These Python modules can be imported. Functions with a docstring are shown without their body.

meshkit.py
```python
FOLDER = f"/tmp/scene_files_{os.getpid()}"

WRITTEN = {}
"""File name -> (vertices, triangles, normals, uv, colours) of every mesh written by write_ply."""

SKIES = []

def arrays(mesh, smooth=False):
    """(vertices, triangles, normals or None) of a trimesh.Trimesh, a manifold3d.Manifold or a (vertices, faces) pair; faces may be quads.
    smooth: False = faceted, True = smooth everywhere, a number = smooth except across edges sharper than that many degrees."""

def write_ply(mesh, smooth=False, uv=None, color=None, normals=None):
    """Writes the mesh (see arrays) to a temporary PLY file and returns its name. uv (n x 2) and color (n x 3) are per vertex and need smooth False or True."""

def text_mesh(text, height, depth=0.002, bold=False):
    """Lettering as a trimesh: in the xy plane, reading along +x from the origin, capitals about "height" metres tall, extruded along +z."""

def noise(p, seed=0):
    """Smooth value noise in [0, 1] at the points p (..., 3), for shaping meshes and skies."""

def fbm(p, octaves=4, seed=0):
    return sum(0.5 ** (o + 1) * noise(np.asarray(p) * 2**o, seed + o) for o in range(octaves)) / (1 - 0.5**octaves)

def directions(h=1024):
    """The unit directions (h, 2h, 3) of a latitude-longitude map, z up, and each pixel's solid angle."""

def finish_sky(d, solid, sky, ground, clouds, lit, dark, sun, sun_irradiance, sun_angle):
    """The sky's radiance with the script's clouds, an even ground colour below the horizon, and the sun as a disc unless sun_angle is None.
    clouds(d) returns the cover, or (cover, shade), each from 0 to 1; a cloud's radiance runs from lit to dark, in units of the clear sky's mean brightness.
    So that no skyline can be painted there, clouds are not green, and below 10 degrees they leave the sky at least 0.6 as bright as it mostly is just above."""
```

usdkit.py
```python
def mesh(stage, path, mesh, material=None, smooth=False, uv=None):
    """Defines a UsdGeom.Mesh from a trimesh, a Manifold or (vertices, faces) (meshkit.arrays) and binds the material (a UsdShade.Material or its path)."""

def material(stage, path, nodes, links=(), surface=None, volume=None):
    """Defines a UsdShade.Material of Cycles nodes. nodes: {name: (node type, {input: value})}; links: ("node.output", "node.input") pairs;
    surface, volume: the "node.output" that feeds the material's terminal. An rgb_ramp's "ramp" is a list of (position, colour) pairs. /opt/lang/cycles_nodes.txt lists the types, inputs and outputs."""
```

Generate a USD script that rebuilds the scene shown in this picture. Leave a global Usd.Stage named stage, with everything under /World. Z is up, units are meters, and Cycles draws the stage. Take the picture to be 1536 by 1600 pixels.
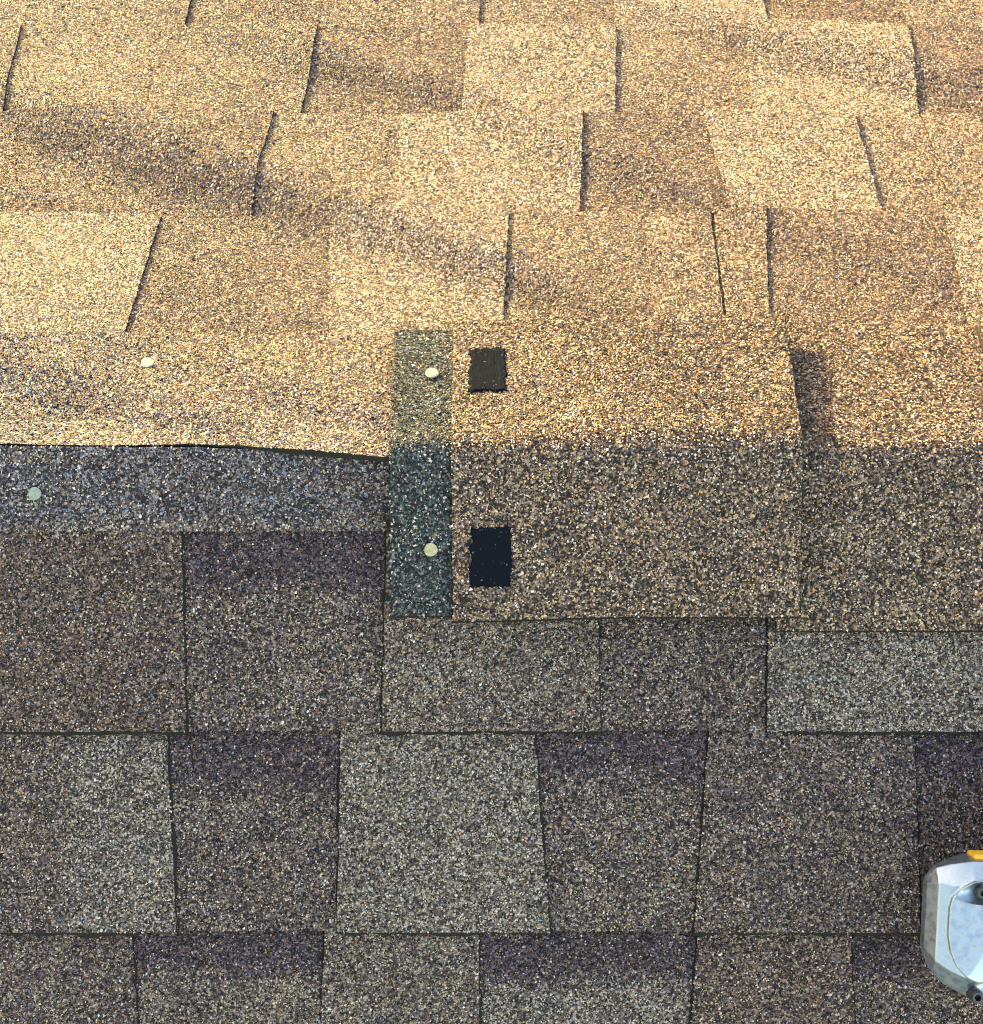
import math
import numpy as np
import trimesh
import manifold3d as m3
import usdkit
import meshkit
from pxr import Usd, UsdGeom, UsdLux, UsdShade, Sdf, Gf, Vt

stage = Usd.Stage.CreateInMemory()
UsdGeom.SetStageUpAxis(stage, UsdGeom.Tokens.z)
UsdGeom.SetStageMetersPerUnit(stage, 1.0)
UsdGeom.Xform.Define(stage, '/World')
UsdGeom.Scope.Define(stage, '/World/Looks')
T = Sdf.ValueTypeNames

# ------------------------------------------------------------------ frames of the two roof slopes
ALPHA, BETA = math.radians(29.0), math.radians(16.0)      # near and far pitch
TH = ALPHA + BETA
NEAR_DOWN = np.array([0, -math.cos(ALPHA), -math.sin(ALPHA)])
NEAR_N = np.array([0, -math.sin(ALPHA), math.cos(ALPHA)])
FAR_DOWN = np.array([0, math.cos(BETA), -math.sin(BETA)])
FAR_N = np.array([0, math.sin(BETA), math.cos(BETA)])
EX = np.array([1.0, 0, 0])

# ------------------------------------------------------------------ camera
F_PX, D, TC = 2786.0, 1.278, 0.0438                       # focal length in photo pixels, distance, centre below the ridge
cam_pos = NEAR_DOWN * TC + NEAR_N * D
cam = UsdGeom.Camera.Define(stage, '/World/camera')
up = -NEAR_DOWN
M = Gf.Matrix4d(*EX, 0, *up, 0, *NEAR_N, 0, *cam_pos, 1)
UsdGeom.Xformable(cam).AddTransformOp().Set(M)
cam.CreateHorizontalApertureAttr(36.0)
cam.CreateVerticalApertureAttr(36.0 * 1600 / 1536)
cam.CreateFocalLengthAttr(36.0 * F_PX / 1536)
cam.CreateClippingRangeAttr(Gf.Vec2f(0.02, 5000))
cam.CreateExposureAttr(3.22)

# ------------------------------------------------------------------ sky and sun
sl = np.array([-0.60, 0.74, 0.0])                         # towards the sun, in far slope coordinates (x, down slope, normal)
SUN_C = 0.30                                             # sine of its height above the far slope
sl = sl / np.linalg.norm(sl) * math.sqrt(1 - SUN_C ** 2)
SUN = EX * sl[0] + FAR_DOWN * sl[1] + FAR_N * SUN_C
SUN /= np.linalg.norm(SUN)
SUN_EL, SUN_ROT = math.asin(SUN[2]), math.atan2(SUN[0], SUN[1])
dome = UsdLux.DomeLight.Define(stage, '/World/sky')
sky_mat = usdkit.material(stage, '/World/Looks/sky', {
    'sky': ('sky_texture', {'sky_type': 'single_scattering', 'sun_disc': False, 'ozone_density': 0.32, 'aerosol_density': 1.6, 'sun_elevation': SUN_EL, 'sun_rotation': SUN_ROT}),
    'bg': ('background_shader', {'strength': 0.15})}, [('sky.color', 'bg.color')], surface='bg.background')
UsdShade.MaterialBindingAPI.Apply(dome.GetPrim()).Bind(sky_mat)
dome.GetPrim().SetCustomDataByKey('kind', 'structure')
sun = UsdLux.DistantLight.Define(stage, '/World/sun')
sun.CreateIntensityAttr(0.84)
sun.CreateAngleAttr(0.5)
sun.CreateNormalizeAttr(True)
sun.CreateColorAttr(Gf.Vec3f(1.0, 0.875, 0.44))
sz = SUN; sx = np.cross([0, 0, 1.0], sz); sx /= np.linalg.norm(sx); sy = np.cross(sz, sx)
UsdGeom.Xformable(sun).AddTransformOp().Set(Gf.Matrix4d(*sx, 0, *sy, 0, *sz, 0, 0, 0, 5, 1))

# ------------------------------------------------------------------ helpers
used = {}
def numbered(parent, name):
    k = (parent, name); n = used.get(k, 0); used[k] = n + 1
    return f'{parent}/{name}' + (f'_{n:03d}' if n else '')

def meta(prim, **kw):
    for k, v in kw.items():
        if v:
            prim.SetCustomDataByKey(k, v)
    return prim

def thing(name, label, cat, group=None):
    x = UsdGeom.Xform.Define(stage, numbered('/World', name))
    meta(x.GetPrim(), label=label, category=cat, group=group)
    return str(x.GetPath())

def put(parent, name, mesh, mat, smooth=False, **kw):
    m = usdkit.mesh(stage, numbered(parent, name), mesh, mat, smooth=smooth)
    meta(m.GetPrim(), **kw)
    return str(m.GetPath())

def n1(x, seed):                                            # 1-D noise in [-1, 1]
    x = np.asarray(x, float)
    return meshkit.noise(np.stack([x, np.full_like(x, 0.37), np.full_like(x, 0.71)], -1), seed) * 2 - 1

def n2(x, y, seed):
    x = np.asarray(x, float); y = np.broadcast_to(y, x.shape)
    return meshkit.fbm(np.stack([x, y, np.full_like(x, 0.3)], -1), 3, seed) * 2 - 1

def far_s(py):                                              # photo row -> distance down the far slope
    k = (800 - py) / F_PX
    return (k * D - TC) / (math.cos(TH) - k * math.sin(TH))
def far_x(px, s): return (px - 768) * (D + s * math.sin(TH)) / F_PX
def near_t(py, z=0.0): return TC + (py - 800) * (D - z) / F_PX
def near_x(px, z=0.0): return (px - 768) * (D - z) / F_PX

# ------------------------------------------------------------------ waviness of the two slopes
SX, SS = sl[0] / math.hypot(sl[0], sl[1]), sl[1] / math.hypot(sl[0], sl[1])
VX, VS = 0.50, 0.866                                          # the ripples run a little askew to the courses
ripples = []   # x, s, half length (across the sun), half width (along the sun), slope
def ripple(px, py, lu, lv, a):
    s = far_s(py); ripples.append((far_x(px, s), s, lu * 1.35, lv * 1.25, a * 0.88))
for r in [(140, 225, 0.20, 0.046, 0.46), (20, 300, 0.10, 0.035, 0.22), (400, 295, 0.07, 0.030, 0.20), (650, 135, 0.11, 0.026, 0.40), (815, 225, 0.12, 0.030, 0.20),
          (1270, 85, 0.14, 0.034, 0.36), (690, 390, 0.09, 0.032, 0.28), (20, 490, 0.10, 0.03, 0.20), (90, 600, 0.17, 0.032, 0.40),
          (430, 85, 0.10, 0.028, 0.16), (1010, 275, 0.07, 0.026, 0.18), (520, 640, 0.08, 0.022, 0.30), (1330, 400, 0.11, 0.032, 0.20), (900, 470, 0.09, 0.022, 0.22), (1500, 120, 0.1, 0.03, 0.2)]:
    ripple(*r)
def h_far(x, s):
    h = 0.0022 * n2(x * 6.0, s * 6.0, 5) * np.clip(s / 0.15, 0, 1)
    for (rx, rs, lu, lv, a) in ripples:
        v = (x - rx) * VX + (s - rs) * VS
        u = -(x - rx) * VS + (s - rs) * VX
        h = h + np.clip((s + 0.004) / 0.045, 0, 1) * a * v * np.exp(-(v / lv) ** 2 - (u / lu) ** 2)
    return h + 0.0007 * n2(x * 25, s * 25, 9)
def h_near(x, t):
    return 0.0018 * n2(x * 5.0, t * 5.0, 15) * np.clip(t / 0.12, 0, 1) + 0.0005 * n2(x * 22, t * 22, 19)

def chart_near(x, b, z):
    z = z + h_near(x, b)
    return x[:, None] * EX + b[:, None] * NEAR_DOWN + z[:, None] * NEAR_N
def chart_far(x, b, z):
    z = z + h_far(x, b)
    return x[:, None] * EX + b[:, None] * FAR_DOWN + z[:, None] * FAR_N
# over the ridge: b is girth, negative on the near side, positive on the far side
RID = 0.020
TT = math.tan(TH / 2)
def chart_cap(x, b, z):
    r = RID + z
    A = r * TH; L = r * TT
    out = np.zeros((len(x), 3))
    ap = -z * TT
    near, far = b < -A / 2, b > A / 2
    t = ap + L + (-b - A / 2)
    s = ap + L + (b - A / 2)
    out += np.where(near[:, None], t[:, None] * NEAR_DOWN + z[:, None] * NEAR_N, 0)
    out += np.where(far[:, None], s[:, None] * FAR_DOWN + z[:, None] * FAR_N, 0)
    # arc: centre lies below the near tangent point by r along the near normal
    c = (ap + L)[:, None] * NEAR_DOWN + (z - r)[:, None] * NEAR_N
    ang = (b + A / 2) / np.maximum(r, 1e-6)                  # 0 at the near tangent, TH at the far one
    nn = np.cos(ang)[:, None] * NEAR_N + np.sin(ang)[:, None] * (-NEAR_DOWN)
    mid = ~(near | far)
    out += np.where(mid[:, None], c + r[:, None] * nn, 0)
    out += x[:, None] * EX
    return out

# ------------------------------------------------------------------ granules: colours of the stone chips
PAL = np.array([
    (0.011, 0.011, 0.015),   # 0 black
    (0.066, 0.049, 0.068),   # 1 plum charcoal
    (0.124, 0.090, 0.074),   # 2 brown
    (0.285, 0.222, 0.128),   # 3 tan
    (0.440, 0.395, 0.320),   # 4 cream
    (0.150, 0.195, 0.265),   # 5 blue grey
    (0.360, 0.350, 0.285),   # 6 pale green
    (0.170, 0.078, 0.040),   # 7 rust
    (0.020, 0.043, 0.042),   # 8 dark teal
    (0.110, 0.110, 0.090),   # 9 olive grey
    (0.335, 0.222, 0.098),   # 10 ochre
]) * (1.05, 0.96, 1.06)
LIGHT = np.array([-1, -0.6, 0, 0.7, 1, 0.3, 0.8, 0, -0.8, 0.2, 0.6])
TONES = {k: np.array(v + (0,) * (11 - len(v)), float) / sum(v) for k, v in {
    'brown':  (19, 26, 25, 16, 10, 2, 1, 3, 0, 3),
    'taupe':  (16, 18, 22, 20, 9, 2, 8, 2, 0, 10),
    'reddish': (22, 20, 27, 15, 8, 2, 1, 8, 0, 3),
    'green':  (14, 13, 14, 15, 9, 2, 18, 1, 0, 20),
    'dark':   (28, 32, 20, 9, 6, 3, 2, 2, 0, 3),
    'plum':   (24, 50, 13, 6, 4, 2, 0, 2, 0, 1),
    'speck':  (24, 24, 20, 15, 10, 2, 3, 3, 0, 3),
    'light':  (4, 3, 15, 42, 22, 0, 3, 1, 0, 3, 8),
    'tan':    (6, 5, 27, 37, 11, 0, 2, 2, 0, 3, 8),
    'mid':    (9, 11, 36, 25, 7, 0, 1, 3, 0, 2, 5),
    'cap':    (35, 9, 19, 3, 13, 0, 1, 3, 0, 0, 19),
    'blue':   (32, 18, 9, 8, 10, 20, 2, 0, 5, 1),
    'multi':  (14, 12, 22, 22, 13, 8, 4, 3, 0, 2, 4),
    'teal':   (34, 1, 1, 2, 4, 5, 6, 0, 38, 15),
}.items()}
def solid(n):
    return lambda x, b: np.broadcast_to(TONES[n], (len(x), len(PAL)))
def blend(a, b_, fac):
    return lambda x, b: (lambda f: TONES[a] * (1 - f[:, None]) + TONES[b_] * f[:, None])(np.clip(fac(x, b), 0, 1))
def split(a, b_, x0, w=0.01):                               # one print colour turning into another along the strip
    return blend(a, b_, lambda x, b: (x - x0 + 0.006 * n1(b * 60, 3)) / w + 0.5)
def band(a, b_, top, length, w=0.018):                      # dark printed band across the head of a cut-out
    return blend(a, b_, lambda x, b: (b - top - length + 0.006 * n2(x * 30, b * 5, 8)) / w + 0.5)

GR = np.random.default_rng(7)
def granules(region, chart, zf, tone, pitch, xr, br):
    """Stone chips scattered on a piece; region = (b0, b1, xl(b), xr(b)); only inside the window xr x br."""
    b0, b1, xl, xrr = region
    bb0, bb1 = max(b0, br[0]), min(b1, br[1])
    xs0 = max(min(xl(np.array([bb0, bb1]))), xr[0]); xs1 = min(max(xrr(np.array([bb0, bb1]))), xr[1])
    if bb1 - bb0 < pitch or xs1 - xs0 < pitch:
        return None
    nb, nx = int((bb1 - bb0) / (pitch * 0.9)), int((xs1 - xs0) / pitch)
    B, X = np.meshgrid(bb0 + (np.arange(nb) + 0.5) * (bb1 - bb0) / nb, xs0 + (np.arange(nx) + 0.5) * (xs1 - xs0) / nx, indexing='ij')
    X = X + (np.arange(nb) % 2)[:, None] * pitch * 0.5
    X, B = X.ravel(), B.ravel()
    X = X + GR.uniform(-0.42, 0.42, X.size) * pitch; B = B + GR.uniform(-0.42, 0.42, B.size) * pitch
    ok = (X > xl(B) - 0.0002) & (X < xrr(B) + 0.0002) & (B > b0) & (B < b1) & (GR.random(X.size) < 0.95)
    X, B = X[ok], B[ok]; n = X.size
    if n == 0:
        return None
    W = np.array(tone(X, B), float)
    clump = 0.9 * n2(X * 70, B * 70, 31) + 0.6 * n2(X * 15, B * 15, 33)
    W = W * np.exp(LIGHT[None] * clump[:, None] * 0.9)
    C = np.cumsum(W, 1); C /= C[:, -1:]
    pick = (GR.random(n)[:, None] > C).sum(1).clip(0, len(PAL) - 1)
    col = PAL[pick] * np.exp(GR.normal(0, 0.16, n))[:, None] * (1 + GR.normal(0, 0.04, (n, 3)))
    R = pitch * 0.525 * np.exp(GR.normal(0, 0.22, n)); Hh = R * GR.uniform(0.55, 1.05, n) * (0.62 if chart is not chart_near else 1.0)
    a0 = GR.uniform(0, 2 * np.pi, n); el = GR.uniform(0.75, 1.3, n); rot = GR.uniform(0, np.pi, n)
    kb, kt = 4, 2
    V = np.zeros((n, kb + kt, 3))
    def ring(k, off, rad, base):
        ang = a0[:, None] + off + np.arange(k) * 2 * np.pi / k + GR.normal(0, 0.22, (n, k))
        rr = rad * R[:, None] * GR.uniform(0.8, 1.15, (n, k))
        px, pb = rr * np.cos(ang) * el[:, None], rr * np.sin(ang) / el[:, None]
        c, s = np.cos(rot)[:, None], np.sin(rot)[:, None]
        return c * px - s * pb, s * px + c * pb
    px, pb = ring(kb, 0, 1.0, True)
    V[:, :kb, 0], V[:, :kb, 1] = X[:, None] + px, B[:, None] + pb
    V[:, :kb, 2] = -0.0003 + GR.uniform(0, 0.45, (n, kb)) * Hh[:, None]
    px, pb = ring(kt, 0.75, 0.50, False)
    V[:, kb:, 0], V[:, kb:, 1] = X[:, None] + px, B[:, None] + pb
    V[:, kb:, 2] = Hh[:, None] * GR.uniform(0.7, 1.1, (n, kt))
    tri = np.array([(0, 1, 4), (1, 2, 4), (2, 5, 4), (2, 3, 5), (3, 0, 5), (0, 4, 5)])
    P = V.reshape(-1, 3)
    P = chart(P[:, 0], P[:, 1], P[:, 2] + zf(P[:, 0], P[:, 1]))
    Fc = (np.arange(n)[:, None, None] * 6 + tri[None]).reshape(-1, 3)
    return P, Fc, np.repeat(col, 6, 0)

def lin(b0, b1, v0, v1, seed, amp=0.0008, freq=330):
    return lambda b: v0 + (np.asarray(b) - b0) / (b1 - b0) * (v1 - v0) + amp * (n1(np.asarray(b) * freq, seed) + 0.6 * n1(np.asarray(b) * freq * 0.23, seed + 1))

SEED = [100]
NG = [0]
def sheet(parent, name, chart, b0, b1, xl, xr, zf, th, tone, gran=None, step=0.006, label=None, mat=None, end_amp=0.0007, b_end=None, shade_flare=0.0, under=False):
    """A granule-covered sheet: top, underside, black cut edges (widened where asked, to draw shade lines) and (where it is in view) its stone chips, as one mesh.
    xl, xr: (value at b0, value at b1) of the two sides. zf(x, b): height of its top."""
    SEED[0] += 7
    sd = SEED[0]
    fl, fr = lin(b0, b1, *xl, sd), lin(b0, b1, *xr, sd + 2)
    nv = max(2, int(round((b1 - b0) / step)) + 1); nu = max(2, int(round((max(xr) - min(xl)) / step)) + 1)
    vb, uu = np.linspace(0, 1, nv), np.linspace(0, 1, nu)
    Bv, Uv = np.meshgrid(vb, uu, indexing='ij')
    Bc = b0 + Bv * (b1 - b0)
    Xc = fl(Bc) * (1 - Uv) + fr(Bc) * Uv
    e1 = lambda x: end_amp * (n1(x * 310, sd + 4) + 0.8 * n1(x * 45, sd + 5)) + (b_end(x) if b_end else 0)
    e0 = lambda x: 0.4 * end_amp * n1(x * 310, sd + 6)
    Bc = Bc + np.where(Bv == 1, e1(Xc), 0) + np.where(Bv == 0, e0(Xc), 0)
    if b_end: Bc = np.where(Bv < 1, b0 + Bv * (b1 - b0 + b_end(Xc)), Bc)
    x, b = Xc.ravel(), Bc.ravel()
    z = zf(x, b)
    top, bot = chart(x, b, z), chart(x, b, z - th)
    fl3 = shade_flare if isinstance(shade_flare, tuple) else (shade_flare * 0.7, shade_flare * 0.7, shade_flare)
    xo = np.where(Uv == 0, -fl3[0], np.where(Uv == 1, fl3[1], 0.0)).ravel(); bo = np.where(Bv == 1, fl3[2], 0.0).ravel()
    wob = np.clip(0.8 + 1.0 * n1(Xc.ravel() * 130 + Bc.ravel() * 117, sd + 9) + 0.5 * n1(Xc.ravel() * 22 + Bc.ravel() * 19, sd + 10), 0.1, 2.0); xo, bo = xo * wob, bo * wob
    foot = chart(x + xo, b + bo, z - th * (0.9 if any(fl3) else 1.0))  # black asphalt edge splayed outward, so shade lines are drawn in its colour
    idx = np.arange(nv * nu).reshape(nv, nu)
    q = np.stack([idx[:-1, :-1], idx[:-1, 1:], idx[1:, 1:], idx[1:, :-1]], -1).reshape(-1, 4)
    n0 = nv * nu
    ring = np.concatenate([idx[0, :], idx[1:, -1], idx[-1, -2::-1], idx[-2:0:-1, 0]])
    m = len(ring)
    V = [top, bot, top[ring], foot[ring]]
    k = np.arange(m); k2 = (k + 1) % m
    sq = np.stack([2 * n0 + k, 2 * n0 + k2, 2 * n0 + m + k2, 2 * n0 + m + k], -1)
    quads = np.vstack([q, q[:, ::-1] + n0, sq] if under else [q, sq])
    F = np.vstack([quads[:, [0, 1, 2]], quads[:, [0, 2, 3]]])
    tw = np.array(tone(x, b))
    tcol = 0.55 * (tw @ PAL) / tw.sum(1, keepdims=True)
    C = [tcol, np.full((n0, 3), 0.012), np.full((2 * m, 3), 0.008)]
    G = [np.zeros(n0), np.ones(n0 + 2 * m)]
    V = np.vstack(V)
    if gran:
        pitch, wx, wb = gran
        lim1 = lambda xx: e1(xx)
        g = granules((b0, b1 + (0 if b_end is None else 0.02), fl, fr), chart, zf, tone, pitch, wx, wb) if b_end is None else granules_end(b0, b1, fl, fr, chart, zf, tone, pitch, wx, wb, b_end)
        if g is not None:
            F = np.vstack([F, g[1] + len(V)]); V = np.vstack([V, g[0]])
            C.append(g[2]); G.append(np.ones(len(g[0]))); NG[0] += len(g[0]) // 6
    path = numbered(parent, name)
    msh = usdkit.mesh(stage, path, (V, F), mat or LOOK['granule'])
    pv = UsdGeom.PrimvarsAPI(msh)
    pv.CreatePrimvar('gcol', T.Color3fArray, 'vertex').Set(Vt.Vec3fArray.FromNumpy(np.vstack(C).astype(np.float32)))
    pv.CreatePrimvar('chip', T.FloatArray, 'vertex').Set(Vt.FloatArray.FromNumpy(np.concatenate(G).astype(np.float32)))
    if label: msh.GetPrim().SetCustomDataByKey('label', label)
    return path

def granules_end(b0, b1, fl, fr, chart, zf, tone, pitch, wx, wb, b_end):
    return granules((b0, b1 + 0.03, fl, lambda b: fr(b)), chart, zf, lambda x, b: tone(x, b), pitch, wx, wb)

# ------------------------------------------------------------------ materials
LOOK = {}
LOOK['granule'] = usdkit.material(stage, '/World/Looks/granule_shingle', {
    'col': ('attribute', {'attribute': 'gcol'}), 'chip': ('attribute', {'attribute': 'chip'}),
    'geo': ('geometry', {}),
    'vor': ('voronoi_texture', {'scale': 620.0, 'feature': 'f1'}),
    'sep': ('separate_color', {}),
    'rnd': ('rgb_ramp', {'ramp': [(0, (0.12,) * 3), (0.45, (0.3,) * 3), (0.7, (0.9,) * 3), (0.9, (1.9,) * 3), (1, (2.6,) * 3)]}),
    'mul': ('mix_color', {'blend_type': 'multiply', 'fac': 1.0, 'use_clamp': False}),
    'mix': ('mix_color', {'blend_type': 'mix'}),
    'noi': ('noise_texture', {'scale': 2600.0, 'detail': 2.0}),
    'bump': ('bump', {'strength': 0.5, 'distance': 0.0004}),
    'bsdf': ('principled_bsdf', {'roughness': 0.7, 'specular_ior_level': 0.12})},
    [('geo.position', 'vor.vector'), ('geo.position', 'noi.vector'), ('vor.color', 'sep.color'), ('sep.r', 'rnd.fac'), ('col.color', 'mul.a'), ('rnd.color', 'mul.b'),
     ('mul.result', 'mix.a'), ('col.color', 'mix.b'), ('chip.fac', 'mix.fac'), ('mix.result', 'bsdf.base_color'),
     ('noi.fac', 'bump.height'), ('bump.normal', 'bsdf.normal')], surface='bsdf.BSDF')

def plain(name, col, rough=0.5, metallic=0.0, bump=0.0, scale=400.0, var=0.12, spec=0.5, coat=0.0):
    LOOK[name] = usdkit.material(stage, '/World/Looks/' + name, {
        'geo': ('geometry', {}),
        'noi': ('noise_texture', {'scale': scale, 'detail': 4.0, 'roughness': 0.6}),
        'ramp': ('rgb_ramp', {'ramp': [(0.3, tuple(c * (1 - var) for c in col)), (0.7, tuple(min(1, c * (1 + var)) for c in col))]}),
        'rr': ('map_range', {'from_min': 0.3, 'from_max': 0.7, 'to_min': rough * 0.85, 'to_max': min(1, rough * 1.2)}),
        'bump': ('bump', {'strength': 0.6, 'distance': bump}),
        'bsdf': ('principled_bsdf', {'metallic': metallic, 'specular_ior_level': spec, 'coat_weight': coat, 'coat_roughness': 0.15})},
        [('geo.position', 'noi.vector'), ('noi.fac', 'ramp.fac'), ('noi.fac', 'rr.value'), ('ramp.color', 'bsdf.base_color'), ('rr.result', 'bsdf.roughness')]
        + ([('noi.fac', 'bump.height'), ('bump.normal', 'bsdf.normal')] if bump else []), surface='bsdf.BSDF')
plain('zinc', (0.16, 0.182, 0.16), 0.55, 0.2, 0.0003, 420, 0.3)
plain('brass_zinc', (0.26, 0.23, 0.14), 0.55, 0.2, 0.0003, 420, 0.35)
plain('plywood', (0.32, 0.22, 0.12), 0.8, 0, 0.0004, 60, 0.3)
LOOK['cast_silver'] = usdkit.material(stage, '/World/Looks/cast_silver', {
    'geo': ('geometry', {}),
    'noi': ('noise_texture', {'scale': 160.0, 'detail': 5.0, 'roughness': 0.65}),
    'scr': ('noise_texture', {'scale': 900.0, 'detail': 2.0}),
    'ramp': ('rgb_ramp', {'ramp': [(0.0, (0.24, 0.285, 0.365)), (0.62, (0.29, 0.335, 0.41)), (0.70, (0.22, 0.225, 0.23)), (1, (0.17, 0.165, 0.16))]}),
    'rr': ('map_range', {'from_min': 0.35, 'from_max': 0.7, 'to_min': 0.26, 'to_max': 0.46}),
    'bev': ('bevel', {'samples': 8, 'radius': 0.0022}),
    'bump': ('bump', {'strength': 0.3, 'distance': 0.00003}),
    'bsdf': ('principled_bsdf', {'metallic': 0.92})},
    [('geo.position', 'noi.vector'), ('geo.position', 'scr.vector'), ('noi.fac', 'ramp.fac'), ('noi.fac', 'rr.value'), ('ramp.color', 'bsdf.base_color'), ('rr.result', 'bsdf.roughness'),
     ('bev.bevel', 'bump.normal'), ('scr.fac', 'bump.height'), ('bump.normal', 'bsdf.normal')], surface='bsdf.BSDF')
plain('yellow_plastic', (0.75, 0.40, 0.02), 0.42, 0, 0.0001, 900, 0.08)
plain('black_plastic', (0.018, 0.018, 0.02), 0.45, 0, 0.0001, 900, 0.15)
plain('dark_steel', (0.06, 0.06, 0.065), 0.3, 0.8, 0.0001, 900, 0.2)
plain('lawn', (0.055, 0.085, 0.03), 0.9, 0, 0.02, 3.0, 0.5)
# brushed-on bitumen: strokes along the slope
LOOK['bitumen'] = usdkit.material(stage, '/World/Looks/bitumen', {
    'geo': ('geometry', {}), 'map': ('mapping', {'scale': (700.0, 45.0, 45.0)}),
    'noi': ('noise_texture', {'scale': 1.0, 'detail': 4.0, 'roughness': 0.65}),
    'sp': ('noise_texture', {'scale': 420.0, 'detail': 2.0}),
    'spr': ('rgb_ramp', {'ramp': [(0.0, (0.0034, 0.0048, 0.0082)), (0.69, (0.0040, 0.0055, 0.0090)), (0.75, (0.10, 0.095, 0.09)), (1, (0.2, 0.18, 0.15))]}),
    'bump': ('bump', {'strength': 0.5, 'distance': 0.00010}),
    'bsdf': ('principled_bsdf', {'roughness': 0.6, 'specular_ior_level': 0.008})},
    [('geo.position', 'map.vector'), ('map.vector', 'noi.vector'), ('geo.position', 'sp.vector'), ('sp.fac', 'spr.fac'), ('spr.color', 'bsdf.base_color'), ('noi.fac', 'bump.height'), ('bump.normal', 'bsdf.normal')], surface='bsdf.BSDF')

# ------------------------------------------------------------------ ground far below
g = trimesh.creation.box((4000, 4000, 0.5)); g.apply_translation((0, 0, -4.6))
gp = put('/World', 'lawn', g, LOOK['lawn'], label='green lawn on the ground far below the roof', kind='structure')

# ------------------------------------------------------------------ the roof
roof = thing('roof', 'gable roof of brown and grey asphalt shingles, sunlit beyond its ridge, shaded this side', 'roof')
XW = 1.55
NEAR_LEN, FAR_LEN = 1.30, 2.10
def deck(down, n, length, name):
    c = []
    for x in (-XW, XW):
        for b in (0.012, length):
            for z in (-0.017, -0.029):
                c.append(EX * x + down * b + n * z)
    return trimesh.convex.convex_hull(np.array(c))
stage.GetPrimAtPath(roof).SetCustomDataByKey('kind', 'thing')
put(roof, 'deck_board', deck(NEAR_DOWN, NEAR_N, NEAR_LEN, 'n'), LOOK['plywood'])
put(roof, 'deck_board', deck(FAR_DOWN, FAR_N, FAR_LEN, 'f'), LOOK['plywood'])

TOT, LAY, LAY_FAR = 0.0056, 0.0028, 0.0026
WN = ((-0.375, 0.375), (-0.01, 0.48))        # window with stone chips, near slope
def win_far(s0, s1):
    k = (D + s1 * math.sin(TH)) / F_PX * 790
    return (-k, k)

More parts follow.
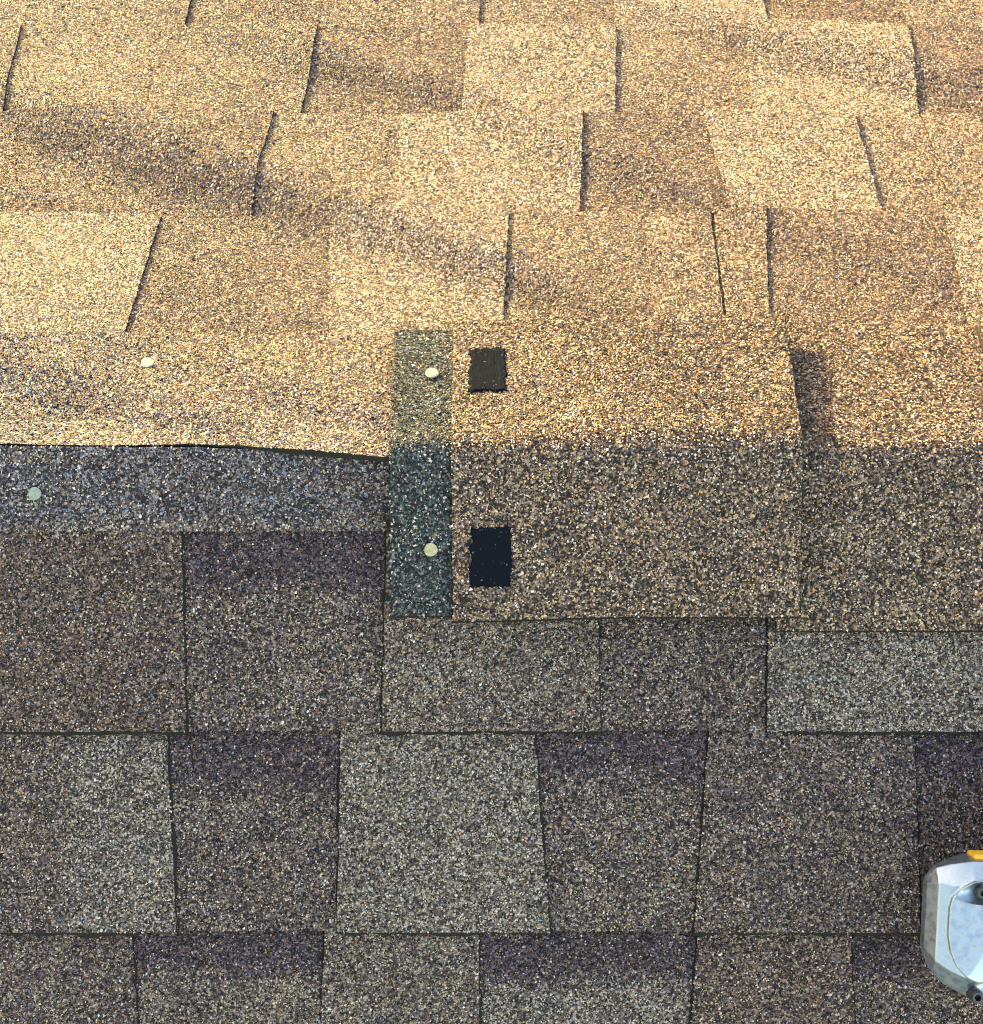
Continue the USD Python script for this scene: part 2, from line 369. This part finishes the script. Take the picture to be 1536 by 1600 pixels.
rng = np.random.default_rng(21)
TAB_TONES = ['brown', 'taupe', 'green', 'reddish', 'dark']
def course(side, b_butt, expo, gaps, tab_tones, gap_tones, visible, top_cut=None, joints=(), labels=None, glabels=None, head=None):
    """One course of laminated shingles. gaps: [(xl at top, xl at butt, xr at top, xr at butt)] sorted; tabs are what lies between."""
    chart = chart_near if side == 'near' else chart_far
    b_top = top_cut if top_cut is not None else b_butt - expo - 0.002
    b_head = b_butt - expo - 0.025
    zt = lambda x, b: -TOT * np.clip((b_butt - b) / expo, 0, 1.0)
    lay = LAY if side == 'near' else LAY_FAR
    zb = lambda x, b: zt(x, b) - lay
    step = 0.006 if visible else 0.05
    ext = expo + 0.025
    lo_b = max(b_butt - ext, 0.004) if head is None else 0.004
    edges = [-XW] + list(joints) + [XW]
    lab = labels or {}
    gran = None
    if visible:
        wx = WN[0] if side == 'near' else win_far(b_butt - expo, b_butt)
        pitch = 0.00150 if side == 'near' else (0.0017 if b_butt < 0.4 else 0.00185)
        gran = (pitch, wx, (b_butt - expo - 0.004 if head is None else b_top - 0.002, b_butt + 0.002))
    shingles = []
    def gap_tone(x, b):
        out = np.zeros((len(x), len(PAL)))
        done = np.zeros(len(x), bool)
        for (g_, tn) in zip(gaps, gap_tones):
            mk = ~done & (x > min(g_[:2]) - 0.02) & (x < max(g_[2:]) + 0.02)
            if mk.any():
                out[mk] = tn(x[mk], b[mk]); done |= mk
        out[~done] = TONES['brown']
        return out
    # only the cut-outs of the backing sheet need chips
    for e0, e1 in zip(edges[:-1], edges[1:]):
        p = sheet(roof, 'shingle', chart, lo_b, b_butt - 0.0012, (e0, e0), (e1 - 0.002, e1 - 0.002), zb, LAY, gap_tone, None, step * 1.3)
        shingles.append((e0, e1, p))
    own = lambda xm: next((p for a, c, p in shingles if a - 1e-6 <= xm <= c + 1e-6), shingles[-1][2])
    # chips of each cut-out: a thin granule facing laid in the cut-out, part of the shingle that shows there
    k = b_butt - b_top
    for i, (g_, tn) in enumerate(zip(gaps, gap_tones)):
        xm = (g_[0] + g_[2]) / 2
        lap = 0.0015
        gr_ = gran
        if gran and head is not None and side == 'near' and xm > near_x(606): gr_ = (gran[0], gran[1], (0.108, gran[2][1]))
        sheet(own(xm), 'backing', chart, max(b_top - 0.004, lo_b), b_butt - 0.0006, (g_[0] - lap, g_[1] - lap), (g_[2] + lap, g_[3] + lap),
              lambda x, b: zb(x, b) + 0.0004, 0.0006, tn, gr_, step, label=(glabels or {}).get(i))
    bounds = [-XW] + sum([[g_[:2], g_[2:]] for g_ in gaps], []) + [XW]
    bounds = [v if isinstance(v, tuple) else (v, v) for v in bounds]
    for i in range(0, len(bounds), 2):
        l, r = bounds[i], bounds[i + 1]
        # a joint between two shingles cuts a tab in two
        cuts = [j for j in joints if max(l) + 0.01 < j < min(r) - 0.01]
        ls = [l] + [(j + 0.0008, j + 0.0008) for j in cuts]; rs = [(j - 0.0008, j - 0.0008) for j in cuts] + [r]
        for a, c in zip(ls, rs):
            lift = 0.0004 * rng.random() if head is None else -0.0003
            tn = tab_tones[i // 2]
            gr_ = gran
            if gran and head is not None and side == 'near' and a[0] > near_x(590): gr_ = (gran[0], gran[1], (0.108, gran[2][1]))
            sheet(own((a[0] + c[0]) / 2), 'tab', chart, b_top if head is None else b_top, b_butt, a, c,
                  lambda x, b, lift=lift: zt(x, b) + lift, lay - 0.0002, tn, gr_, step, label=lab.get(i // 2), shade_flare=0.0027 if side == 'near' else (0.0, 0.0007, 0.0))  # shade lines of butts and tab sides painted as widened black edges
    return zt, own

def rand_gaps(x0, x1, seed):
    r = np.random.default_rng(seed); out = []; x = x0 + r.uniform(0.02, 0.12)
    while x < x1 - 0.1:
        w = r.uniform(0.09, 0.15); f = r.uniform(0.003, 0.006)
        if x + w > x1 - 0.03: break
        out.append((x - f, x + f, x + w + f, x + w - f)); x += w + r.uniform(0.11, 0.17)
    return out
def fill(gaps, seed):
    lo, hi = min(gaps[0][:2]), max(gaps[-1][2:])
    return rand_gaps(-XW, lo - 0.10, seed) , gaps, rand_gaps(hi + 0.12, XW - 0.02, seed + 1)
def rtone(r): return solid(str(r.choice(TAB_TONES)))

def near_course(py_butt, expo, gpx, tt, gt, visible=True, seed=0, joints=(), **kw):
    b = near_t(py_butt)
    gaps = [tuple(near_x(p) for p in g_) for g_ in gpx]
    L, C, R = fill(gaps, seed)
    r = np.random.default_rng(seed + 5)
    n = len(L)
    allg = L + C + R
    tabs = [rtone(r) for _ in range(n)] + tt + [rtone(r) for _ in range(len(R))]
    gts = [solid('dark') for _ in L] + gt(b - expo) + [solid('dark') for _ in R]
    labels = {k + n: v for k, v in kw.pop('labels', {}).items()}
    gl = {k + n: v for k, v in kw.pop('glabels', {}).items()}
    return course('near', b, expo, allg, tabs, gts, visible, joints=joints, labels=labels, glabels=gl, **kw)

EXN = 0.1437
XB = near_x(105)
rowA = near_course(1143, EXN, [(280, 291, 603, 597), (932, 938, 1203, 1199)],
    [solid('reddish'), solid('taupe'), solid('green')], lambda t: [band('plum', 'speck', t, 0.042), band('dark', 'speck', t, 0.02)], seed=41,
    joints=(-1.1, near_x(601), near_x(1900)), top_cut=near_t(830), head=True,
    labels={0: 'reddish brown tab left of the topmost cut-out', 1: 'pale taupe tab below the ridge cap', 2: 'greenish grey tab at the right edge under the ridge cap'},
    glabels={0: 'plum topped backing in the cut-out at the left', 1: 'dark brown backing under the ridge cap'})
near_course(1457, EXN, [(258, 275, 532, 526), (834, 859, 1110, 1085), (1430, 1438, 1690, 1680)],
    [split('brown', 'green', XB, 0.02), solid('green'), solid('brown'), solid('green')],
    lambda t: [band('plum', 'speck', t, 0.040), band('plum', 'speck', t, 0.036), band('plum', 'reddish', t, 0.034)], seed=51, joints=(-0.75, 0.445),
    labels={0: 'tab turning from brown to greenish grey', 1: 'pale greenish grey tab', 2: 'broad dark brown tab'})
near_course(1770, EXN, [(203, 226, 507, 492), (748, 748, 1092, 1070), (1330, 1342, 1620, 1610)],
    [solid('brown'), solid('taupe'), solid('reddish'), solid('brown')],
    lambda t: [band('plum', 'taupe', t, 0.032), band('plum', 'green', t, 0.036), band('plum', 'speck', t, 0.034)], seed=61, joints=(-1.0, near_x(505), 0.9))
for i in range(5):
    py = 1770 + 313 * (i + 1)
    b = near_t(py); gg = rand_gaps(-XW, XW, 70 + i); r = np.random.default_rng(80 + i)
    course('near', b, EXN, gg, [rtone(r) for _ in range(len(gg) + 1)], [solid('dark') for _ in gg], False, joints=(-0.9 + 0.13 * i, 0.1 + 0.13 * i, 1.1))

# top course: the uncut head of the sheet up to the ridge, near side
zA = rowA[0]
WX = (-0.375, 0.375)
def head_tone_near(x, b):
    f = np.clip((b - 0.050 + 0.008 * n2(x * 25, b * 25, 2)) / 0.012, 0, 1)
    k = np.clip(0.25 + 1.6 * n2(x * 5, b * 130, 12) + 0.7 * n2(x * 30, b * 30, 13), 0, 0.85) * (1 - f)
    return TONES['blue'] * (1 - f - k)[:, None] + TONES['taupe'] * f[:, None] + TONES['speck'] * k[:, None]
tA = near_t(830)
def near_head_chart(x, b, z):
    sh = np.interp(768 + x * 2180, [0, 300, 430, 540], [-0.0035, -0.0028, -0.0005, 0.0025])
    return chart_near(x, b + np.clip(1 - b / tA, 0, 1.2) * sh, z)
hd = sheet(rowA[1](-0.5), 'headlap', near_head_chart, 0.0, tA, (-XW, -XW), (near_x(760), near_x(760)), lambda x, b: zA(x, b), LAY - 0.0002, head_tone_near,
      (0.0016, (-0.375, near_x(612)), (-0.002, tA)), 0.006, label='blue grey uncut head of the topmost shingle on the shaded side', end_amp=0.0003)
sheet(rowA[1](0.5), 'headlap', chart_near, 0.0005, tA, (near_x(764), near_x(764)), (XW, XW), lambda x, b: zA(x, b) - 0.001, LAY - 0.0006, solid('taupe'), None, 0.012)

# far slope
def far_course(s_butt, s_top, g_px, py_b, py_t, tt, gt, visible=True, seed=0, joints=(), labels=None, glabels=None, **kw):
    """g_px: ((x at butt, x lower down), (x at butt, x lower down)) of the two sides of each cut-out; rows py_b, py_t of the photo."""
    expo = kw.pop('expo', 0.1482)
    sb, st = far_s(py_b), far_s(py_t)
    def line(p):
        xb, xt = far_x(p[0], sb), far_x(p[1], st)
        f = lambda s: xt + (s - st) / (sb - st) * (xb - xt)
        return f(s_top), f(s_butt)
    gaps = [line(a) + line(c) for a, c in g_px]
    L, C, R = fill(gaps, seed)
    r = np.random.default_rng(seed + 5); n = len(L)
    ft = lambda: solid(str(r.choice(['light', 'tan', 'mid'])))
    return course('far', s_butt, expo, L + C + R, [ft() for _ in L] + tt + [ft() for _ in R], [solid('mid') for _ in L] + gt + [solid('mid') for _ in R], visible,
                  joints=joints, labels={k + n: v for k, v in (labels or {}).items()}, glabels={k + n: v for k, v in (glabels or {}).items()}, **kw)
s1, s2, s3 = far_s(325), far_s(172), far_s(38)
EXF = s2 - s1
F1 = far_course(s1, far_s(515), [((250, 193), (515, 514)), ((796, 784), (1006, 1026)), ((1111, 1135), (1115, 1141)), ((1197, 1204), (1474, 1520))], 325, 515,
    [solid('light'), solid('light'), solid('tan'), solid('tan'), solid('light')], [solid('mid'), solid('tan'), solid('mid'), solid('mid')], seed=141,
    joints=(-0.9, far_x(1270, s1), 1.3), head=True, top_cut=far_s(515), expo=EXF,
    labels={0: 'pale tan tab at the left', 1: 'pale tan tab left of the ridge cap'}, glabels={0: 'brown backing in the cut-out at the left'})
far_course(s2, s1 - 0.002, [((-30, -70), (150, 141)), ((427, 390), (626, 622)), ((911, 906), (1099, 1141)), ((1334, 1378), (1440, 1492)), ((1531, 1588), (1660, 1720))], 172, 322,
    [solid('tan'), solid('mid'), solid('light'), solid('light'), solid('tan'), solid('tan')], [solid('mid'), solid('tan'), solid('mid'), solid('tan'), solid('mid')], seed=151, joints=(-1.1, -0.46, 0.52), expo=EXF,
    labels={3: 'palest tan tab, near the top right'}, glabels={2: 'brown backing in a cut-out behind the ridge cap'})
far_course(s3, s2 - 0.002, [((33, 3), (255, 230)), ((497, 468), (735, 722)), ((963, 961), (1166, 1178)), ((1418, 1440), (1625, 1660))], 38, 170,
    [solid('mid'), solid('tan'), solid('light'), solid('light'), solid('light')], [solid('tan'), solid('mid'), solid('tan'), solid('mid')], seed=161, joints=(-0.52, 0.49, 1.2), expo=EXF)
far_course(s3 + EXF, s3 - 0.002, [((320, 285), (520, 500)), ((752, 748), (960, 962)), ((1180, 1200), (1390, 1420))], -78, 36,
    [solid('tan'), solid('tan'), solid('light'), solid('tan')], [solid('mid'), solid('tan'), solid('mid')], seed=171, joints=(-0.49, 0.55, 1.1), expo=EXF)
i = 1
while s3 + EXF * (i + 1) < FAR_LEN + 0.02:
    gg = rand_gaps(-XW, XW, 270 + i); r = np.random.default_rng(280 + i)
    course('far', s3 + EXF * (i + 1), EXF, gg, [solid(str(r.choice(['light', 'tan', 'mid']))) for _ in range(len(gg) + 1)], [solid('mid') for _ in gg], False, joints=(-0.9 + 0.17 * (i % 5), 0.1 + 0.17 * (i % 5), 1.2))
    i += 1

# far top course: uncut head whose upper edge laps a little over the ridge on the left
zF = F1[0]
def lap(x):      # how far it hangs past the ridge towards us (photo rows 680 ... 707)
    px = 768 + x * 2180
    return np.interp(px, [0, 300, 430, 600, 760], [-0.0105, -0.0095, -0.0045, 0.0035, 0.005])
def head_z(x, b):
    return zF(x, b) + (0.0068 - 0.0026 * np.clip((x + 0.13) / 0.06, 0, 1)) * np.exp(-np.clip(b + 0.01, 0, 1) / 0.03)
tF = far_s(515)
def far_head_chart(x, b, z):
    # b runs from the cut-out line (b=0) back to the ridge; the end is trimmed unevenly
    k = np.clip(b / tF, 0, 1.1)
    s = tF - b * (tF + lap(x)) / tF
    return chart_far(x, np.maximum(s, -0.05), z + head_z(x, s))
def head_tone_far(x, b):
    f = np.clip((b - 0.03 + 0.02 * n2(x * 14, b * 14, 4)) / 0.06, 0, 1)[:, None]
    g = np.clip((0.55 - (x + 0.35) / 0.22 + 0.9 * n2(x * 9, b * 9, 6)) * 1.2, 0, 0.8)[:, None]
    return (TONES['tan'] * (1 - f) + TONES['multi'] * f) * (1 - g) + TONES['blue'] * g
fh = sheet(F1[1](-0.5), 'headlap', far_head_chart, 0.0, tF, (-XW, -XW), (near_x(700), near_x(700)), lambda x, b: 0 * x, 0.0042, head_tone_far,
      (0.0018, (-0.40, near_x(640)), (0, tF)), 0.006, label='tan uncut head of the topmost shingle on the sunny side, trimmed at the ridge', end_amp=0.0011, shade_flare=(0.0, 0.0, 0.0022), under=True)  # widened black end edge paints the dark of the gap below
sheet(F1[1](0.5), 'headlap', chart_far, 0.0, tF, (near_x(704), near_x(704)), (XW, XW), lambda x, b: zF(x, b) - 0.0005, LAY - 0.0006, solid('tan'), None, 0.012)

# ------------------------------------------------------------------ ridge caps (girth b: negative near, positive far)
CZ = -0.0010           # underside of the lowest cap
CT = 0.0040
def girth_near(py, z): # girth of a photo row on the near face of a cap whose top is at height z
    t = near_t(py, z); r = RID + z
    return -(t - (-z * TT + r * TT) + r * TH / 2)
def girth_far(py, z):
    k = (800 - py) / F_PX
    # point s down the far plane at height z over it: along the view up axis and depth
    s = (k * (D - z * math.cos(TH)) - TC - z * math.sin(TH)) / (math.cos(TH) - k * math.sin(TH))
    r = RID + z
    return s - (-z * TT + r * TT) + r * TH / 2
def cap_x(px, z=0.0): return near_x(px, z)

def cap(name, x0, x1, zf, gn, gf, tone, gran=None, step=0.005, label=None, xl=None, xr=None, th=CT, parent=roof, shade_flare=0.0009):
    return sheet(parent, name, chart_cap, -gn, gf, xl or (x0, x0), xr or (x1, x1), zf, th, tone, gran, step, label=label, end_amp=0.0006, shade_flare=shade_flare, under=True)

zc = CZ + CT
flat = lambda z: (lambda x, b: np.full_like(x, z))
wav = lambda z, sd: (lambda x, b: z + 0.0006 * n2(x * 18, b * 18, sd))
GPX = 0.00175
# piece whose dark head shows at the left
gN, gF = girth_near(962, zc), girth_far(515, zc)
strip = cap('ridge_cap_shingle', cap_x(606), cap_x(930), wav(zc, 201), -gN, gF, solid('teal'), (GPX, (cap_x(600), cap_x(740)), (gN, gF)),
            label='dark teal head of a ridge cap shingle, nailed at the left of the top piece', xl=(cap_x(612), cap_x(606)))
# right hand cap
gN2, gF2 = girth_near(985, zc), girth_far(511, zc)
right = cap('ridge_cap_shingle', cap_x(1212), cap_x(1600), wav(zc, 203), -gN2, gF2, solid('cap'), (GPX, (cap_x(1200), cap_x(1590)), (gN2, gF2)),
            label='brown ridge cap shingle running out of frame on the right')
# more caps beyond the frame, each lapping the one before
xx = cap_x(1580)
k = 0
while xx < XW - 0.15:
    zz = zc + CT * 1.02 * (k + 1)
    zz = zc + CT * 1.1
    cap('ridge_cap_shingle', xx, min(xx + 0.15, XW), (lambda x, b, xx=xx: zc + CT * 1.08 - CT * 0.9 * np.clip((x - xx) / 0.15, 0, 1) + 0.0012 * k), -gN2, gF2, solid('cap'), None, 0.012)
    xx += 0.142; k += 1
# pieces stacked under the raised right end of the top piece
XR = 1246
for j in range(2):
    zj = zc + 0.0002 + (CT + 0.0002) * (j + 1)
    cap('ridge_cap_shingle', cap_x(960 + 30 * j), cap_x(1130 + 12 * j), flat(zj), -girth_near(950, zj), girth_far(520, zj), solid('cap'), None, 0.01,
        label='ridge cap shingle hidden under the top piece')
# the top piece, rising to the right over the stack
zl, zr = zc + 0.0002 + CT, zc + 0.0004 + (CT + 0.0002) * 3
def ztop(x, b):
    u = np.clip((x - cap_x(700)) / (cap_x(1000) - cap_x(700)), 0, 1)
    w = u * u * (3 - 2 * u)
    return zl + (zr - zl) * w + 0.0010 * n2(x * 14, b * 14, 77) * (1 - 0.5 * w) + 0.0025 * np.clip((x - cap_x(1150)) / (cap_x(1250) - cap_x(1150)), 0, 1) ** 2 * np.clip((b - 0.06) / 0.06, 0, 1)
gN3, gF3 = girth_near(967, 0.5 * (zl + zr)), girth_far(492, zr)
top = cap('ridge_cap_shingle', cap_x(706), cap_x(XR), ztop, -gN3, gF3, solid('cap'), (GPX, (cap_x(695), cap_x(1260)), (gN3, gF3)), 0.004,
          label='topmost brown ridge cap shingle bent over the ridge, with two black sealant patches', xl=(cap_x(708), cap_x(704)), xr=(cap_x(1243), cap_x(1254)), shade_flare=(0.0005, 0.0016, 0.0014))  # black rim widened as painted shade along its edges, most at the right

# ------------------------------------------------------------------ nails
def nail(parent, P, N, r, mat, tilt=(0, 0), label=None):
    prof = np.array([(0, 0.00105), (r * 0.35, 0.00098), (r * 0.42, 0.00110), (r * 0.9, 0.00106), (r, 0.0008), (r, 0.0002), (r * 0.9, 0.0), (0.0016, -0.0003), (0.0016, -0.018), (0, -0.021)])[::-1]
    m = trimesh.creation.revolve(prof, sections=28)
    v = m.vertices
    v[:, :2] *= 1 + 0.03 * np.sin(3 * np.arctan2(v[:, 1], v[:, 0]) + P[0] * 90)[:, None]
    m.vertices = v
    Z = N + np.array([tilt[0], tilt[1], 0]); Z /= np.linalg.norm(Z)
    X = np.cross([0, 1, 0.2], Z); X /= np.linalg.norm(X); Y = np.cross(Z, X)
    A = np.eye(4); A[:3, 0], A[:3, 1], A[:3, 2], A[:3, 3] = X, Y, Z, P + N * 0.0009
    m.apply_transform(A)
    return put(parent, 'nail', m, LOOK[mat], smooth=40, label=label)
one = lambda v: np.array([v])
s_ = far_s(565); x_ = far_x(230, s_)
nail(fh, chart_far(one(x_), one(s_), head_z(one(x_), one(s_)))[0], FAR_N, 0.0049, 'zinc', (0.03, -0.14), 'pale zinc nail head on the sunny side at the left')
t_ = near_t(771); x_ = near_x(52)
nail(hd, chart_near(one(x_), one(t_), zA(one(x_), one(t_)))[0], NEAR_N, 0.0047, 'zinc', (-0.05, 0.03), 'pale zinc nail head on the shaded side at the far left')
g_ = girth_far(585, zc); nail(strip, chart_cap(one(cap_x(673) * 1.02), one(g_), one(zc))[0], FAR_N, 0.0050, 'zinc', (0.02, -0.12), 'pale zinc nail head in the sun')
g_ = girth_near(859, zc); nail(strip, chart_cap(one(cap_x(673.5)), one(g_), one(zc))[0], NEAR_N, 0.0048, 'brass_zinc', (0.03, 0.02), 'yellowish nail head in the shade')

# ------------------------------------------------------------------ brushed sealant patches
def patch(x0, x1, b0, b1, seed, label):
    nu, nv = 110, 110
    U, Vv = np.meshgrid(np.linspace(0, 1, nu), np.linspace(0, 1, nv))
    el = 0.0022 * n1(Vv * 9, seed) + 0.0011 * n1(Vv * 50, seed + 1); er = 0.0024 * n1(Vv * 8, seed + 2) + 0.0011 * n1(Vv * 50, seed + 3)
    et = 0.0016 * n1(U * 10, seed + 4) + 0.0014 * n1(U * 44, seed + 5); eb = 0.0022 * n1(U * 9, seed + 6) + 0.0016 * n1(U * 46, seed + 7)
    x = (x0 + el) * (1 - U) + (x1 + er) * U; b = (b0 + eb) * (1 - Vv) + (b1 + et) * Vv
    edge = np.minimum(np.minimum(U, 1 - U), np.minimum(Vv, 1 - Vv))
    z = 0.00165 * np.clip(edge / 0.03, 0, 1) ** 0.5 - 0.0003 + 0.00016 * n2(U * 34, Vv * 1.3, seed + 9) + 0.00022 * n2(U * 7, Vv * 6, seed + 10)
    x, b, z = x.ravel(), b.ravel(), z.ravel()
    P = chart_cap(x, b, ztop(x, b) + z)
    i = np.arange(nu * nv).reshape(nv, nu)
    q = np.stack([i[:-1, :-1], i[:-1, 1:], i[1:, 1:], i[1:, :-1]], -1).reshape(-1, 4)
    return put(top, 'sealant_patch', (P, q), LOOK['bitumen'], smooth=True, label=label)
patch(cap_x(731, zl), cap_x(791, zl), girth_far(613, zl), girth_far(546, zl), 501, 'black sealant patch on the sunny side, brush marks showing')
patch(cap_x(735, zl), cap_x(799, zl), girth_near(918, zl), girth_near(825, zl), 521, 'glossy black sealant patch on the shaded side')

# ------------------------------------------------------------------ the nail gun lying on the near slope (its head reaches into the frame)
gun = thing('nail_gun', 'silver metal head of a nail gun lying on the shingles at the lower right edge', 'nail gun')
def local(v):  # (x right, y up the slope, z off the roof) -> world
    v = np.asarray(v, float)
    return v[:, :1] * EX + v[:, 1:2] * (-NEAR_DOWN) + v[:, 2:3] * NEAR_N
HZ = 0.062
gx, gy = near_x(1445, 0.045), -near_t(1450, HZ)
def place(m, ox=0, oy=0, oz=0.002):
    if hasattr(m, 'to_mesh'):
        mm = m.to_mesh(); m = trimesh.Trimesh(mm.vert_properties[:, :3], mm.tri_verts)
    v = np.array(m.vertices)
    a = math.radians(-3.0); c, s = math.cos(a), math.sin(a)
    v = np.column_stack([v[:, 0] * c - v[:, 1] * s, v[:, 0] * s + v[:, 1] * c, v[:, 2]])
    m.vertices = local(v + [gx + ox, gy + oy, oz])
    return m
def section(x, w, z0, z1, c):       # chamfered octagon in the y-z plane
    h = w / 2
    return [(x, -h + c, z0), (x, h - c, z0), (x, h, z0 + c), (x, h, z1 - c), (x, h - c, z1), (x, -h + c, z1), (x, -h, z1 - c), (x, -h, z0 + c)]
def hull(*secs): return m3.Manifold.hull_points(np.array(sum(secs, []), float))
def seg_y(x, y, z, r): return m3.Manifold.sphere(r, 24).translate((x, y, z))
def sect(x, y0, y1, z0, z1, c):
    return [(x, y0 + c, z0), (x, y1 - c, z0), (x, y1, z0 + c), (x, y1, z1 - c), (x, y1 - c, z1), (x, y0 + c, z1), (x, y0, z1 - c), (x, y0, z0 + c)]
body = hull(sect(0.0, -0.021, 0.031, 0.033, 0.043, 0.004), sect(0.006, -0.033, 0.0385, 0.026, 0.053, 0.009), sect(0.0145, -0.0415, 0.0415, 0.017, 0.059, 0.013),
            sect(0.029, -0.0475, 0.0450, 0.008, 0.064, 0.014), sect(0.070, -0.0495, 0.0465, 0.0, 0.067, 0.014))
crown = m3.Manifold.cylinder(0.080, 0.13, 0.13, 220).rotate((0, 90, 0)).translate((0.0, 0, -0.0605))       # gently rounded top
outline = np.array([(13.5, 14), (15, 21), (20, 27.5), (28, 32), (40, 34.5), (69, 36), (69, -37), (38, -35), (27, -31), (19.5, -24), (15.5, -15), (13.5, -4)])[::-1] / 1000
plate = m3.CrossSection([outline]).offset(0.0015, m3.JoinType.Round, circular_segments=32)
plate = plate.extrude(0.02).translate((0, 0, 0.0530))
slope = hull(sect(0.010, -0.06, 0.06, -0.02, 0.0605, 0.001), sect(0.034, -0.06, 0.06, -0.02, 0.0690, 0.001), sect(0.075, -0.06, 0.06, -0.02, 0.0700, 0.001))
head = body + (crown ^ plate ^ slope)
for y0, z0, x1 in ((0.0270, 0.0665, 0.0210), (-0.0410, 0.0615, 0.0270)):
    scoop = m3.Manifold.batch_hull([m3.Manifold.sphere(0.005, 48).translate((x1 - 0.004, y0 - 0.003, z0 + 0.0005)), m3.Manifold.sphere(0.0095, 64).translate((x1 + 0.018, y0 + 0.001, z0)), m3.Manifold.sphere(0.0105, 64).translate((0.095, y0 + 0.002, z0))])
    head = head - scoop
# narrow parting line under the upper corner
head = head - m3.Manifold.cube((0.018, 0.0012, 0.004)).rotate((0, 0, 17)).translate((0.0165, 0.0385, 0.0585))
hd_mesh = head.to_mesh()
put(gun, 'head_cap', place(trimesh.Trimesh(hd_mesh.vert_properties[:, :3], hd_mesh.tri_verts)), LOOK['cast_silver'], smooth=18)
for y0 in (0.0290, -0.0420):
    sc = m3.Manifold.cylinder(0.010, 0.0048, 0.0048, 24) + m3.Manifold.cylinder(0.004, 0.0048, 0.0036, 24).translate((0, 0, 0.010))
    sc = sc - m3.Manifold.cylinder(0.006, 0.0024, 0.0024, 6).translate((0, 0, 0.0095))
    put(gun, 'screw', place(sc.translate((0.0330, y0 - 0.0025, 0.0520))), LOOK['black_plastic'], smooth=30)
gask = hull(section(0.0702, 0.101, 0.0, 0.0685, 0.020), section(0.074, 0.101, 0.0, 0.0685, 0.020))
put(gun, 'gasket', place(gask), LOOK['black_plastic'], smooth=30)
yel = hull(section(0.0742, 0.104, 0.0, 0.070, 0.018), section(0.150, 0.090, 0.004, 0.066, 0.02), section(0.205, 0.070, 0.008, 0.060, 0.018))
put(gun, 'housing', place(yel), LOOK['yellow_plastic'], smooth=30)
guard = hull(section(0.046, 0.016, 0.006, 0.030, 0.004), section(0.078, 0.018, 0.006, 0.034, 0.004)).translate((-0.013, 0.0398, 0.012))
put(gun, 'side_trim', place(guard), LOOK['yellow_plastic'], smooth=30)
grip = m3.Manifold.batch_hull([seg_y(0.12, 0.03, 0.033, 0.024), seg_y(0.125, 0.10, 0.033, 0.020)]) + m3.Manifold.batch_hull([seg_y(0.125, 0.10, 0.033, 0.020), seg_y(0.135, 0.19, 0.033, 0.019)])
put(gun, 'grip', place(grip), LOOK['black_plastic'], smooth=40)
nose = hull(section(0.2055, 0.030, 0.018, 0.050, 0.004), section(0.265, 0.020, 0.024, 0.044, 0.004))
put(gun, 'nose', place(nose), LOOK['dark_steel'], smooth=30)
mag = m3.Manifold.cylinder(0.048, 0.050, 0.050, 64).translate((0.215, 0.072, 0.009)) + m3.Manifold.cylinder(0.004, 0.046, 0.040, 64).translate((0.215, 0.072, 0.0572))
put(gun, 'magazine', place(mag), LOOK['black_plastic'], smooth=30)
air = m3.Manifold.cylinder(0.03, 0.008, 0.008, 24).rotate((-90, 0, 0)).translate((0.137, 0.205, 0.033))
put(gun, 'air_fitting', place(air), LOOK['cast_silver'], smooth=30)
print('chips', NG[0], 'triangles', sum(len(UsdGeom.Mesh(p).GetFaceVertexCountsAttr().Get()) for p in stage.Traverse() if p.IsA(UsdGeom.Mesh)))
